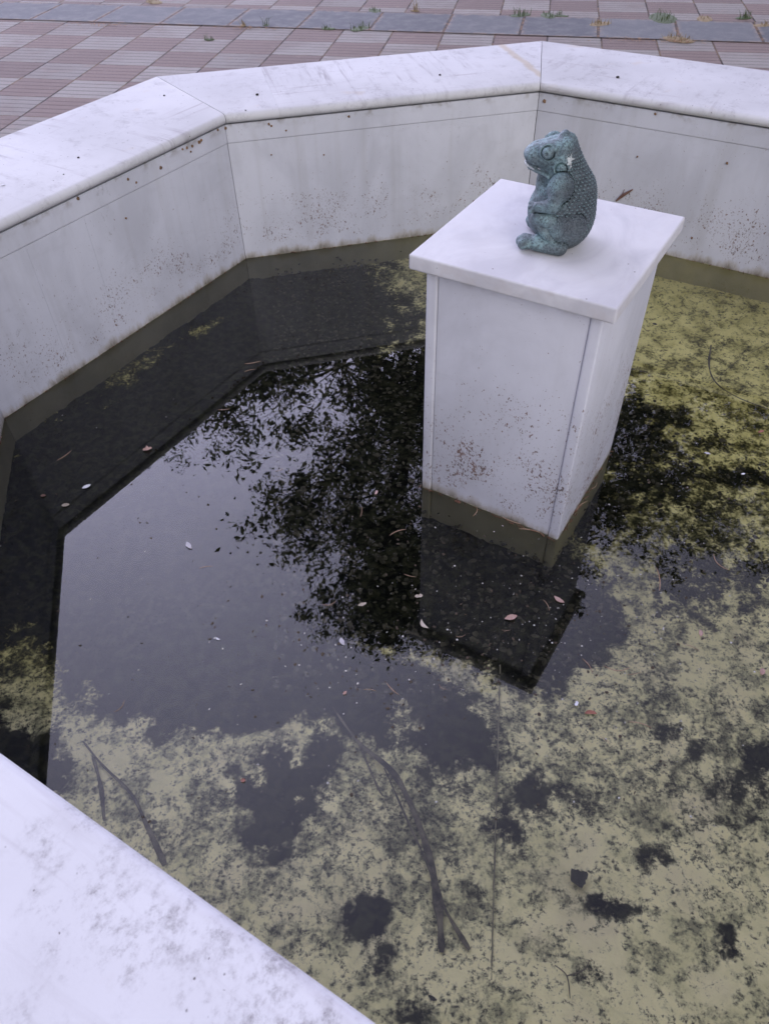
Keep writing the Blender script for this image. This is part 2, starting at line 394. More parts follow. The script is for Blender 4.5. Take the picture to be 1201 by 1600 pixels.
# basin floor with algae: the stains are laid out where they lie on the floor
def inside_oct(x, y, r):
    m = np.full(np.shape(x), True)
    for k in range(8):
        m &= ((x-OX)*cos(mid(k))+(y-OY)*sin(mid(k))) <= r
    return m
STEP = .0085
gx = np.arange(OX-RW-.12, OX+RW+.12, STEP); gy = np.arange(OY-RW-.12, OY+RW+.12, STEP)
GX, GY = np.meshgrid(gx, gy)
_d = np.stack([GX, GY, np.full_like(GX, ZF)-HC], -1); _zz = _d@_f; _zz = np.where(_zz < .05, .05, _zz)
QX = 600.5+FPX*(_d@_r)/_zz; QY = 800-FPX*(_d@_u)/_zz
def vnoise(x, y, sc, seed=0, octv=3):
    tot = np.zeros_like(x); amp = 1.; nrm = 0
    for o in range(octv):
        r = np.random.default_rng(seed+o).random((257, 257)); f = sc*2**o
        X = x*f+57.3; Y = y*f+31.7; i = np.floor(X).astype(int); j = np.floor(Y).astype(int); u = X-i; w = Y-j
        u = u*u*(3-2*u); w = w*w*(3-2*w); i %= 256; j %= 256
        tot += amp*((r[j, i]*(1-u)+r[j, i+1]*u)*(1-w)+(r[j+1, i]*(1-u)+r[j+1, i+1]*u)*w); nrm += amp; amp *= .55
    return tot/nrm
def blob(cx, cy, rx, ry, rot=0., soft=.5, wob=.5, seed=3):
    c, s_ = cos(radians(rot)), sin(radians(rot)); dx, dy = QX-cx, QY-cy
    a = (dx*c+dy*s_)/rx; b = (-dx*s_+dy*c)/ry
    d = np.sqrt(a*a+b*b) + wob*((NZ-.5)*2.4+(NZ2-.5)*1.2)
    return np.clip((1+soft-d)/(2*soft), 0, 1)
_wx = GX+.05*(vnoise(GX+GY*.4, GY-GX*.4, 11, 5, 3)-.5); _wy = GY+.05*(vnoise(GX-GY*.7, GY+GX*.7, 12, 8, 3)-.5)
NZ = .5*vnoise(_wx*.8-_wy*.6, _wx*.6+_wy*.8, 17, 11, 4)+.5*vnoise(_wx*.35+_wy*.94, -_wx*.94+_wy*.35, 24, 61, 4)
NZ = .5+(NZ-.5)*1.4
NZ2 = vnoise(_wx*.6-_wy*.8, _wx*.8+_wy*.6, 45, 21, 3)
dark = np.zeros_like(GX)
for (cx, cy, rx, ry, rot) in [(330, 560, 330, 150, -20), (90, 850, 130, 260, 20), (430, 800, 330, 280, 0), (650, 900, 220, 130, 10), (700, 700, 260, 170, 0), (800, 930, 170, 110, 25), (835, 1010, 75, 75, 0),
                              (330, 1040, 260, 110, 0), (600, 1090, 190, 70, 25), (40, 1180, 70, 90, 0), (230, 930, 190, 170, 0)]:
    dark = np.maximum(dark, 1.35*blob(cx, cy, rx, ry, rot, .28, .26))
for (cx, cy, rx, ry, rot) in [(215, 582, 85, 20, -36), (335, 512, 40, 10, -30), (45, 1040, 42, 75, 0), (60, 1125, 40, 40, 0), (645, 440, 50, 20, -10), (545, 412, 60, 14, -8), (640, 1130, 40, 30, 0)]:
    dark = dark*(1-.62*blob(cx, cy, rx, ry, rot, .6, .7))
for (cx, cy, rx, ry, rot, st) in [(1000, 1150, 300, 130, 0, .36), (460, 1270, 300, 150, 0, .38), (1080, 800, 190, 190, 0, .5), (700, 1480, 120, 160, 0, .30), (1150, 1290, 120, 90, 0, .36), (950, 1050, 120, 90, 0, .3), (975, 690, 75, 75, 20, 1), (1010, 750, 80, 50, 0, .9), (930, 790, 60, 60, 0, 1), (790, 880, 130, 70, 20, .9), (1140, 745, 70, 16, 5, .9), (1110, 690, 45, 18, 10, .7), (1100, 790, 80, 28, 10, .7),
                              (1085, 900, 90, 55, 20, .8), (1170, 905, 45, 60, 0, .8), (1060, 960, 60, 30, 20, .6), (1060, 650, 30, 16, 0, .8),
                              (430, 1230, 58, 90, 8, 1), (572, 1428, 40, 40, 0, 1), (835, 1245, 28, 34, 0, .95), (795, 1290, 38, 36, 0, .95), (690, 1185, 55, 90, -30, .6), (500, 1190, 35, 60, 0, .8),
                              (600, 1500, 20, 28, 10, .8), (1020, 1240, 55, 30, 0, .5), (1140, 1225, 55, 30, 20, .7), (1155, 1290, 45, 22, 10, .8), (965, 1420, 48, 16, 14, .95), (1135, 1472, 16, 30, -15, .95), (870, 1400, 30, 20, 0, .3),
                              (1020, 1340, 34, 24, 0, .8), (880, 1240, 16, 14, 0, .7), (910, 1260, 30, 20, 0, .6), (690, 1330, 40, 50, 20, .35), (740, 1390, 45, 30, 0, .5), (600, 1440, 20, 40, 0, .4), (690, 1480, 50, 30, 0, .35),
                              (915, 1525, 26, 18, 0, .7), (640, 1585, 60, 25, 0, .6), (480, 1480, 30, 25, 0, .5), (330, 1270, 35, 25, 0, .5), (250, 1300, 25, 50, -20, .5), (1190, 1180, 30, 25, 0, .8), (1090, 1170, 26, 22, 0, .7), (1050, 1145, 25, 16, 0, .7), (800, 1340, 22, 14, 0, .5)]:
    dark = np.maximum(dark, st*blob(cx, cy, rx, ry, rot, .5, .8))
yel = np.clip((1050-QY)/330, 0, 1)*np.clip((QX-560)/260, 0, 1); yel = np.maximum(yel, np.clip((700-QX)/200, 0, 1)*np.clip((1150-QY)/120, 0, 1))
hz = ZF + .010*(NZ-.5) + .012*dark*(NZ2-.35) + .02*np.clip(1-(RW-np.hypot(GX-OX, GY-OY))/.25, 0, 1)
keep = inside_oct(GX, GY, RW+.02)
idx = -np.ones(GX.shape, int); idx[keep] = np.arange(keep.sum())
V = np.stack([GX[keep]-OX, GY[keep]-OY, hz[keep]], -1)
a_, b_, c_, d_ = idx[:-1, :-1], idx[:-1, 1:], idx[1:, 1:], idx[1:, :-1]
ok = (a_ >= 0) & (b_ >= 0) & (c_ >= 0) & (d_ >= 0)
F = np.stack([a_[ok], b_[ok], c_[ok], d_[ok]], -1)
def np_mesh(name, V, F):
    me = bpy.data.meshes.new(name); n = F.shape[1]
    me.vertices.add(len(V)); me.vertices.foreach_set('co', V.astype(np.float32).ravel())
    me.loops.add(F.size); me.loops.foreach_set('vertex_index', F.astype(np.int32).ravel())
    me.polygons.add(len(F)); me.polygons.foreach_set('loop_start', np.arange(0, F.size, n, dtype=np.int32)); me.polygons.foreach_set('loop_total', np.full(len(F), n, np.int32))
    me.update(calc_edges=True); me.validate(); return me
me = np_mesh('floor', V, F)
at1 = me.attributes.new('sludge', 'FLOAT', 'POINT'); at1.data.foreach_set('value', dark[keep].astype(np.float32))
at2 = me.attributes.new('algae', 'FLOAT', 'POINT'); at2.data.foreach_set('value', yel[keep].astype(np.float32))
def floor_mat():
    k = NT('algae covered basin floor'); v = k.obj()
    A = k.n('ShaderNodeAttribute', attribute_name='sludge').outputs['Fac']; B = k.n('ShaderNodeAttribute', attribute_name='algae').outputs['Fac']
    na, nb_, nc = k.noise(v, 13, 5, .6, .3), k.noise(v, 44, 7, .68, .4), k.noise(v, 120, 5, .7)
    pale = k.mix(k.ramp(na, .35, .65), (.90, .84, .53), (.70, .67, .39)); pale = k.mix(k.ramp(k.noise(v, 5, 3), .5, .7, 0, .5), pale, (.70, .62, .46))
    yel_ = k.mix(k.ramp(na, .35, .65), (.86, .80, .36), (.62, .57, .22))
    c = k.mix(B, pale, yel_)
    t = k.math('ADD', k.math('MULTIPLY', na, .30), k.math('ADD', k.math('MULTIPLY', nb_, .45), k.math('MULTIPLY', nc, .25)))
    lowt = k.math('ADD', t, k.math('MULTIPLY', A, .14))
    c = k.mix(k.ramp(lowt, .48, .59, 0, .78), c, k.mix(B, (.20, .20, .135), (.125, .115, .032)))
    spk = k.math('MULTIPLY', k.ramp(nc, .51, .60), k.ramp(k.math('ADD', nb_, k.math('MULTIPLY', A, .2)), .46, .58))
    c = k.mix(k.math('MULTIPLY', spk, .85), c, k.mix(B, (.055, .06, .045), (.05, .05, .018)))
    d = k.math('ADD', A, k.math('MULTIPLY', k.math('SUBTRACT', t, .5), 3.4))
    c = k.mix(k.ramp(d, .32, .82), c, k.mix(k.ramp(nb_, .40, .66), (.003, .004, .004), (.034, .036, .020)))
    return k.done(c, .95, k.bump(k.noise(v, 70, 6, .7), .8, .01), .05)
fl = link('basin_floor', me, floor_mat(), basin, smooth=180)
ja, jb = at(781, 1040, ZF+.004), at(764, 1640, ZF+.004)
dj = (jb-ja).normalized(); nj = Vector((-dj.y, dj.x, 0)); pts = []
V, F = [], []
for i in range(41):
    p = ja+(jb-ja)*(i/40)+nj*.0015*mnoise.noise(Vector((i*.7, 3, 0))); p.z = ZF + .009+.002*mnoise.noise(Vector((i*.3, 0, 0))); p -= Vector((OX, OY, 0)); w = max(.0002, .0013+.0028*mnoise.noise(Vector((i*.9, 7, 1))))
    V += [p-nj*w-Vector((0, 0, .006)), p-nj*w*.5, p+nj*w*.5, p+nj*w-Vector((0, 0, .006))]
for i in range(40):
    for j in range(3): F.append((i*4+j, i*4+j+1, i*4+4+j+1, i*4+4+j))
link('floor_joint', mesh('joint', V, F), simple('silted joint', (.07, .07, .05), (.30, .28, .20), 40, .95), basin)

# ------------------------------------------------------------------ water
def water_mat():
    m = bpy.data.materials.new('still murky water'); m.use_nodes = True; t = m.node_tree; t.nodes.clear()
    out = t.nodes.new('ShaderNodeOutputMaterial'); mx = t.nodes.new('ShaderNodeMixShader'); tr = t.nodes.new('ShaderNodeBsdfTransparent'); gl = t.nodes.new('ShaderNodeBsdfGlossy')
    fr = t.nodes.new('ShaderNodeFresnel'); fr.inputs[0].default_value = 1.43
    gl.inputs['Roughness'].default_value = 0.0; gl.inputs['Color'].default_value = (1, 1, 1, 1); tr.inputs[0].default_value = (.965, .97, .91, 1)
    t.links.new(fr.outputs[0], mx.inputs[0]); t.links.new(tr.outputs[0], mx.inputs[1]); t.links.new(gl.outputs[0], mx.inputs[2]); t.links.new(mx.outputs[0], out.inputs[0])
    return m
Rw_ = (RW+.006)/cos(pi/8)
wm = mesh('water', [(Rw_*cos(a), Rw_*sin(a), 0) for a in ang], [tuple(range(8))])
water = link('water', wm, water_mat(), loc=(OX, OY, 0)); tag(water, kind='structure')

# ------------------------------------------------------------------ pedestal
ped = empty('pedestal', (PX, PY, 0), PYAW)
tag(ped, 'square white marble pedestal standing in the middle of the water', 'pedestal')
me = box_mesh(-PA, PA, -PA, PA, -PT, 0, .0045, 3)
link('top_slab', me, M['slab'], ped, loc=(0, 0, PZ), smooth=40)
h = PA-PSH; zt = PZ-PT-.001; th = .024
# left/right cladding runs the full depth, front/back cladding sits between them a little recessed
for s in (-1, 1):
    x0, x1 = (h-th, h) if s > 0 else (-h, -h+th)
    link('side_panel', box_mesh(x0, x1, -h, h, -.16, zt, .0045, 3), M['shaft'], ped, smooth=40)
for s in (-1, 1):
    y0, y1 = (h-.004-th, h-.004) if s > 0 else (-h+.004, -h+.004+th)
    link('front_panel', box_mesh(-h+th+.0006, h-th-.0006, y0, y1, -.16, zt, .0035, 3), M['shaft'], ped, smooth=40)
link('shaft_core', box_mesh(-h+th+.0003, h-th-.0003, -h+th+.006, h-th-.006, -.16, zt-.0006), M['mortar'], ped)

# ------------------------------------------------------------------ frog statue: one continuous surface from blended solids
def frog_sdf(U, Vv, Z):
    A = np.abs(Vv)
    def ell(c, r, pitch=0., yaw=0.):
        x, y, z = U-c[0], A-c[1], Z-c[2]
        if yaw: x, y = x*cos(yaw)+y*sin(yaw), -x*sin(yaw)+y*cos(yaw)
        if pitch: x, z = x*cos(pitch)+z*sin(pitch), -x*sin(pitch)+z*cos(pitch)
        q = np.sqrt((x/r[0])**2+(y/r[1])**2+(z/r[2])**2); g = np.sqrt((x/r[0]**2)**2+(y/r[1]**2)**2+(z/r[2]**2)**2)+1e-9
        return q*(q-1)/g
    def cap(a, b, ra, rb, vs=1.0):
        a = np.array(a, float); b = np.array(b, float); ab = b-a; L2 = ab@ab
        t = np.clip(((U-a[0])*ab[0]+(A-a[1])*ab[1]+(Z-a[2])*ab[2])/L2, 0, 1)
        d = np.sqrt((U-a[0]-t*ab[0])**2+((A-a[1]-t*ab[1])*vs)**2+(Z-a[2]-t*ab[2])**2)
        return d-(ra+(rb-ra)*t)
    def smin(a, b, k):
        hh = np.clip(.5+.5*(b-a)/k, 0, 1); return b*(1-hh)+a*hh-k*hh*(1-hh)
    def smax(a, b, k): return -smin(-a, -b, k)
    # torso: one slanting back line from rump to crown
    d = ell((-.008, 0, .050), (.055, .056, .060))
    d = smin(d, ell((-.008, 0, .090), (.050, .048, .052)), .022)
    d = smin(d, ell((.026, 0, .060), (.036, .038, .048)), .016)      # belly
    d = smin(d, ell((.004, 0, .128), (.036, .040, .042)), .018)
    d = smin(d, ell((.033, 0, .115), (.019, .022, .025)), .012)      # throat
    d = smin(d, cap((.010, 0, .176), (-.030, 0, .110), .012, .022), .016)
    # head: a wedge with a flat forehead that falls to the snout
    head = cap((.009, 0, .160), (.052, 0, .1565), .028, .0205, .70)
    head = smin(head, cap((.008, .012, .180), (.060, .009, .1655), .016, .0105), .010)
    head = smin(head, ell((.0625, 0, .1575), (.0185, .0265, .0125), .22), .008)
    d = smin(d, head, .008)
    d = smin(d, ell((.0125, .004, .1895), (.0095, .009, .0125)), .004)   # bump on the crown
    # bulging eye under a heavy brow
    d = smin(d, ell((.033, .029, .1745), (.0165, .0105, .0150)), .003)
    d = smax(d, -cap((.033, .0350, .1735), (.033, .052, .1735), .0128, .0150), .0012)
    d = smin(d, ell((.033, .0335, .1735), (.0106, .0106, .0106)), .0006)
    d = smax(d, -ell((.0345, .0442, .1735), (.0036, .0028, .0036)), .0008)
    d = smin(d, cap((.047, .026, .1785), (.022, .034, .181), .0036, .0040), .0025)
    # ear disc with a sunken rim
    d = smin(d, ell((.006, .034, .150), (.0150, .0085, .0150)), .005)
    d = smax(d, -cap((.006, .0405, .150), (.006, .06, .150), .0118, .0118), .0010)
    d = smin(d, ell((.006, .0350, .150), (.0092, .0072, .0092)), .0006)
    # mouth slit, long, sloping back to the jaw corner
    for a, b in (((.086, 0, .1480), (.069, .0250, .1470)), ((.069, .0250, .1470), (.024, .0415, .1380))):
        d = smax(d, -cap(a, b, .0032, .0040), .0012)
    for a, b in (((.0735, 0, .1425), (.0640, .0190, .1410)), ((.0640, .0190, .1410), (.027, .0350, .1320))):
        d = smin(d, cap(a, b, .0036, .0044), .0025)
    # hollow between jaw and shoulder
    d = smax(d, -ell((.044, .036, .1205), (.023, .019, .0135)), .004)
    # limbs, each with a chased groove round it
    def limb(d, q, gap, k): return smin(smax(d, -(q-gap), .0012), q, k)
    arm = ell((.0015, .0445, .120), (.0235, .0185, .0275), .15)
    arm = smin(arm, cap((.003, .051, .114), (.009, .0585, .092), .0160, .0130), .004)
    arm = smin(arm, cap((.009, .0585, .092), (.036, .0515, .0845), .0128, .0095), .003)
    for (e, r) in (((.052, .040, .0850), .0046), ((.0515, .046, .0800), .0046), ((.047, .053, .0765), .0046)):
        arm = smin(arm, cap((.036, .050, .0845), e, .0070, r), .0014)
    thigh = ell((-.014, .041, .045), (.043, .0225, .0330), -.45)
    thigh = smin(thigh, cap((.018, .047, .062), (.031, .046, .064), .0172, .0168), .006)
    shank = cap((.037, .046, .060), (-.002, .053, .020), .0125, .0105)
    foot = cap((-.014, .0525, .0135), (.030, .047, .0155), .0140, .0150, .85)
    for e in ((.056, .037, .0150), (.060, .047, .0150), (.055, .056, .0140)):
        foot = smin(foot, cap((.030, .047, .0160), e, .0112, .0108), .0012)
    d = limb(d, thigh, .0016, .002); d = limb(d, arm, .0017, .002); d = limb(d, shank, .0013, .0016); d = limb(d, foot, .0014, .0016)
    # wart grid raised on back and flanks
    rough = np.clip((.012-U)/.03, 0, 1)*np.clip((Z-.01)/.02, 0, 1)*np.clip(np.minimum(arm, np.minimum(thigh, foot))/.006, .30, 1)
    ww = np.arctan2(Vv, .03-U)*.058; K = 1180.
    d = d - .0011*rough*(np.cos(K*Z)+np.cos(K*(.5*Z+.866*ww))+np.cos(K*(.5*Z-.866*ww)))/1.5*(.85+.22*np.sin(U*97+Z*143))
    d = np.maximum(d, -Z)       # flat base
    return d
def surface_nets(field, lo, step):
    nx, ny, nz = field.shape
    s = field < 0
    cs = np.zeros((nx-1, ny-1, nz-1), int)
    for i in (0, 1):
        for j in (0, 1):
            for k in (0, 1): cs += s[i:nx-1+i, j:ny-1+j, k:nz-1+k]
    act = (cs > 0) & (cs < 8)
    ids = -np.ones(act.shape, int); ids[act] = np.arange(act.sum())
    ci = np.argwhere(act); acc = np.zeros((len(ci), 3)); cnt = np.zeros(len(ci))
    cn_ = [(i, j, k) for i in (0, 1) for j in (0, 1) for k in (0, 1)]
    for a in cn_:
        for b in cn_:
            if sum(abs(p-q) for p, q in zip(a, b)) == 1 and a < b:
                fa = field[tuple((ci+a).T)]; fb = field[tuple((ci+b).T)]; m = (fa < 0) != (fb < 0)
                t = np.where(m, fa/np.where(m, fa-fb, 1), 0)
                p = np.array(a)+t[:, None]*(np.array(b)-np.array(a)); acc += np.where(m[:, None], p, 0); cnt += m
    V = (ci+acc/cnt[:, None])*step+lo
    F = []
    for ax in range(3):
        sl0 = [slice(None)]*3; sl1 = [slice(None)]*3; sl0[ax] = slice(0, -1); sl1[ax] = slice(1, None)
        e = np.argwhere(s[tuple(sl0)] != s[tuple(sl1)])
        o1, o2 = [(1, 2), (2, 0), (0, 1)][ax]
        e = e[(e[:, o1] > 0) & (e[:, o2] > 0) & (e[:, o1] < field.shape[o1]-1) & (e[:, o2] < field.shape[o2]-1)]
        d1 = np.zeros(3, int); d1[o1] = 1; d2 = np.zeros(3, int); d2[o2] = 1
        q = np.stack([ids[tuple((e-d1-d2).T)], ids[tuple((e-d2).T)], ids[tuple(e.T)], ids[tuple((e-d1).T)]], -1)
        flip = ~s[tuple(e.T)]
        q[flip] = q[flip][:, ::-1]; F.append(q)
    return V, np.concatenate(F)
st = .0014
ax_ = [np.arange(a, b, st) for a, b in ((-.078, .09), (-.082, .082), (-.004, .212))]
UU, VV, ZZ = np.meshgrid(*ax_, indexing='ij')
fld = frog_sdf(UU, VV, ZZ)
V, F = surface_nets(fld, np.array([a[0] for a in ax_]), st)
V[:, 2] = np.maximum(V[:, 2], 0)
frog = empty('frog_statue', (.347, 1.394, PZ), radians(160))
tag(frog, 'verdigris bronze frog sitting upright on top of the marble pedestal', 'statue')
def frog_mat():
    k = NT('verdigris bronze'); v = k.obj(); x, y, z = k.sep(v)
    n1 = k.noise(v, 30, 5, .65); n2 = k.noise(v, 150, 5, .75)
    c = k.mix(k.ramp(n1, .40, .60), (.140, .190, .206), (.24, .375, .383))
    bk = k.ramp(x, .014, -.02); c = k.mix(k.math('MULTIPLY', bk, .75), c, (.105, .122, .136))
    c = k.mix(k.math('MULTIPLY', k.ramp(n2, .56, .70, 0, .5), k.math('SUBTRACT', 1., bk)), c, (.34, .50, .50))
    c = k.mix(k.ramp(n2, .32, .46, .8, 0), c, (.030, .038, .042))
    n3 = k.noise(v, 240, 4, .75); c = k.mix(k.ramp(n3, .47, .60, 0, .75), c, (.040, .052, .058))
    c = k.mix(k.math('MULTIPLY', k.ramp(k.noise(v, 45, 6, .75), .50, .62), .6), c, (.055, .075, .082))
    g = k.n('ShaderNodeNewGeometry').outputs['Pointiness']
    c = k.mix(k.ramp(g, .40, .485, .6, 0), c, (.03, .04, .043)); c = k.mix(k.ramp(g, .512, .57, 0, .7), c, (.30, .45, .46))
    wob = k.voro(v, 235); wa = k.ramp(wob.outputs[0], .15, .60, 1, 0)
    y_ = k.math('ABSOLUTE', y); wmask = k.math('MULTIPLY', k.ramp(x, .015, -.02, .12, 1.), k.ramp(k.math('ADD', y_, k.math('MULTIPLY', z, -.25)), .035, .05, 1., .45))
    c = k.mix(k.math('MULTIPLY', k.math('SUBTRACT', 1., wa), k.math('MULTIPLY', wmask, .45)), c, (.020, .025, .029))
    c = k.mix(k.math('MULTIPLY', k.ramp(wa, .7, 1.), k.math('MULTIPLY', wmask, .0)), c, (.26, .36, .38))
    # white dropping behind the eye
    dn = k.n('ShaderNodeVectorMath', operation='DISTANCE'); k.inp(dn, 0, k.scale(v, (1, .6, .55), rot=(0, 0, 0))); k.inp(dn, 1, (-.0065, .035*.6, .1645*.55))
    wd = k.math('ADD', dn.outputs['Value'], k.math('MULTIPLY', k.math('SUBTRACT', k.noise(v, 190, 5, .7), .5), .030))
    c = k.mix(k.ramp(wd, .0030, .0050, .9, 0), c, (.62, .66, .64))
    hgt = k.math('ADD', k.math('MULTIPLY', wa, k.math('MULTIPLY', wmask, .9)), k.math('ADD', k.math('MULTIPLY', n2, .6), k.math('MULTIPLY', n3, .5)))
    return k.done(c, .5, k.bump(hgt, .9, .0028), .5)
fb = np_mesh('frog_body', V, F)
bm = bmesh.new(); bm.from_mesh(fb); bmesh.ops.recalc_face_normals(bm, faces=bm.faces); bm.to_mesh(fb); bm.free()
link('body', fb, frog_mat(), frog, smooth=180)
M['lip'] = simple('worn pale lip', (.38, .42, .40), (.55, .57, .54), 90, .6)
V, F = tube([(.0762, -.005, .1442), (.0760, .004, .1442), (.0728, .0125, .1437), (.0672, .0205, .1428), (.055, .0270, .1400)], [.0014, .0022, .0024, .0022, .0012], 8)
link('lip', mesh('lip', V, F), M['lip'], frog, smooth=180)

# ------------------------------------------------------------------ leaves, needles, twigs
def leaf_geo(L, Wd, bend=.15, curl=.25, thick=.0005, n=10, lobes=0, seed=0):
    r = random.Random(seed); top = []
    for i in range(n+1):
        t = i/n; w = Wd*.5*(sin(pi*min(max(t, .02), .98))**.75)*(1+.18*r.uniform(-1, 1))
        if lobes: w *= 1+.35*sin(t*lobes*pi)
        x = (t-.5)*L; yb = bend*L*(t-.5)**2*4*.25
        for s in (-1, 0, 1): top.append((x, yb+s*w, .0012+curl*w*abs(s)+.25*curl*L*(t-.5)**2))
    m = len(top); V = top + [(x, y, z-thick) for x, y, z in top]; F = []
    for i in range(n):
        for j in (0, 1):
            a, b, c, d = i*3+j, i*3+j+1, (i+1)*3+j+1, (i+1)*3+j
            F += [(d, c, b, a), (m+a, m+b, m+c, m+d)]
        F += [(i*3, m+i*3, m+i*3+3, i*3+3), (i*3+2, i*3+5, m+i*3+5, m+i*3+2)]
    F += [(0, 1, m+1, m), (1, 2, m+2, m+1), (n*3, m+n*3, m+n*3+1, n*3+1), (n*3+1, m+n*3+1, m+n*3+2, n*3+2)]
    return V, F
LM = {
 'pink': simple('pinkish brown leaf', (.36, .21, .17), (.50, .34, .29), 60), 'white': simple('bleached leaf', (.62, .62, .66), (.75, .75, .78), 60),
 'tan': simple('dry tan leaf', (.34, .28, .21), (.48, .42, .35), 60), 'brown': simple('dark brown leaf', (.13, .065, .045), (.22, .12, .09), 60),
 'red': simple('reddish leaf', (.27, .10, .07), (.38, .17, .12), 60), 'grey': simple('pale grey leaf', (.40, .38, .40), (.54, .52, .55), 60),
 'needle': simple('dry pine needle', (.42, .26, .17), (.52, .36, .26), 60), 'dark': simple('rotten black leaf', (.018, .018, .016), (.04, .038, .034), 60, .9),
 'bark': simple('blackened bark', (.018, .016, .015), (.15, .135, .10), 40, .95)}
def leaf(px, py, L, Wd, ang_, mat, label, z=.0008, bend=.2, curl=.3, lobes=0, name='leaf', cat='leaf', group='leaves floating on the water', seed=0):
    V, F = leaf_geo(L, Wd, bend, curl, lobes=lobes, seed=seed+int(px))
    p = at(px, py, z)
    o = link(name, mesh('leaf', V, F), LM[mat], loc=p, rz=radians(ang_), smooth=60); tag(o, label, cat, group); return o
fl_g = 'leaves floating on the water'
leaf(231, 703, .024, .014, 20, 'pink', 'crumpled pink-brown leaf floating near the left wall reflection', lobes=5, curl=.6)
leaf(136, 761, .022, .012, 35, 'white', 'white petal floating in the dark water below the left wall')
leaf(103, 790, .019, .012, 5, 'tan', 'rounded tan leaf floating beside the small brown disc')
leaf(68, 775, .013, .009, 0, 'brown', 'small brown disc-shaped leaf floating close to the left corner')
leaf(295, 853, .027, .010, -55, 'grey', 'pale slender leaf alone on the open sky reflection')
leaf(340, 999, .012, .004, -35, 'white', 'tiny white crescent husk on the open sky reflection', bend=.8)
leaf(660, 977, .027, .008, -60, 'tan', 'curved tan leaf at the left edge of the pedestal reflection', bend=.9)
leaf(798, 966, .028, .013, 15, 'pink', 'plump pinkish leaf in the middle of the pedestal reflection', curl=.5)
leaf(872, 938, .026, .010, -45, 'pink', 'narrow pinkish leaf under the front corner of the pedestal', bend=.4)
leaf(900, 1100, .011, .007, 60, 'white', 'white fluffy petal beside the red-brown leaf', lobes=3)
leaf(922, 1114, .023, .009, -5, 'red', 'red-brown leaf below the tip of the pedestal reflection', curl=.7, bend=-.4)
leaf(588, 770, .014, .007, 70, 'pink', 'small pink leaf scrap floating left of the pedestal foot', lobes=3)
leaf(534, 1003, .020, .010, -70, 'grey', 'pale grey leaf at the lower edge of the tree reflection')
leaf(566, 945, .020, .008, 20, 'tan', 'dull tan leaf in the lower half of the tree reflection')
leaf(654, 932, .018, .009, 10, 'tan', 'broad beige leaf left of the curved tan leaf', lobes=3)
leaf(1094, 990, .018, .008, 75, 'pink', 'pinkish leaf floating right of the pedestal reflection over green algae')
leaf(1104, 709, .016, .007, -20, 'grey', 'pale leaf right of the pedestal, the upper of two')
leaf(1160, 741, .012, .005, 10, 'white', 'short white leaf right of the pedestal, near the picture edge')
leaf(1188, 640+35, .020, .008, 25, 'red', 'reddish leaf on the yellow algae right of the pedestal', curl=.4)
leaf(1190, 1050, .018, .009, 60, 'pink', 'faded pinkish leaf at the right picture edge over algae')
leaf(539, 1083, .010, .006, 50, 'pink', 'tiny pink leaf scrap left of the fallen needles')
leaf(380, 1220, .009, .007, 0, 'red', 'tiny orange-red leaf scrap above the pale algae patch')
leaf(905, 1372, .033, .030, 20, 'dark', 'round rotten black leaf lying on the pale basin floor', z=ZF+.014, curl=.25, lobes=2, group='sunken leaves')
leaf(1022, 507, .016, .012, -30, 'dark', 'oval black leaf lying on the yellow floor behind the pedestal', z=ZF+.014, curl=.2, group='sunken leaves')
leaf(675, 1560, .015, .006, -30, 'dark', 'narrow black leaf lying on the floor by the joint', z=ZF+.014, curl=.2, group='sunken leaves')
# fallen needles: nothing tells them apart
nd = [(102, 712, 55, 24), (322, 885, 10, 18), (190, 1105, 60, 20), (612, 1077, -50, 26), (578, 1077, -10, 18), (437, 735, 30, 12), (790, 985, -5, 12), (920, 1040, -70, 26), (965, 1048, -5, 34), (990, 1053, 10, 20), (855, 945, -75, 20), (770, 800, -35, 40), (800, 815, -30, 34), (830, 828, -20, 34), (745, 797, 80, 26), (565, 800, 85, 20),
      (620, 830, 25, 26), (690, 1075, -40, 14), (1030, 905, 80, 40), (905, 790, 45, 30), (930, 760, 50, 20), (880, 800, 55, 24), (1080, 1010, -30, 20), (515, 945, 15, 20), (640, 900, -20, 18), (1000, 1130, -20, 30), (720, 995, 10, 14), (350, 640, 5, 16), (945, 1155, -45, 16), (1120, 880, -70, 30), (395, 567, 15, 22), (390, 578, 20, 16)]
protos = []
for b in (.15, -.25, .5):
    pts = [((i/6-.5), b*((i/6-.5)**2)*1.6, .0) for i in range(7)]
    V, F = tube(pts, [.008, .016, .018, .018, .016, .014, .006], 5); me = mesh('needle', V, F); me.materials.append(LM['needle']); protos.append(me)
for i, (px, py, a, Lp) in enumerate(nd):
    p = at(px, py, .0008); s = Lp/FPX*np.linalg.norm(np.array(p)-np.array([0, 0, HC]))*1.1
    o = bpy.data.objects.new('pine_needle', protos[i % 3]); COL.objects.link(o); o.location = p; o.rotation_euler = (0, 0, radians(a)); o.scale = (s, s, .045)
    o.scale = (s, s*1.0, s*1.0); tag(o, 'thin dry reddish needle floating on the water', 'needle', 'pine needles floating on the water')
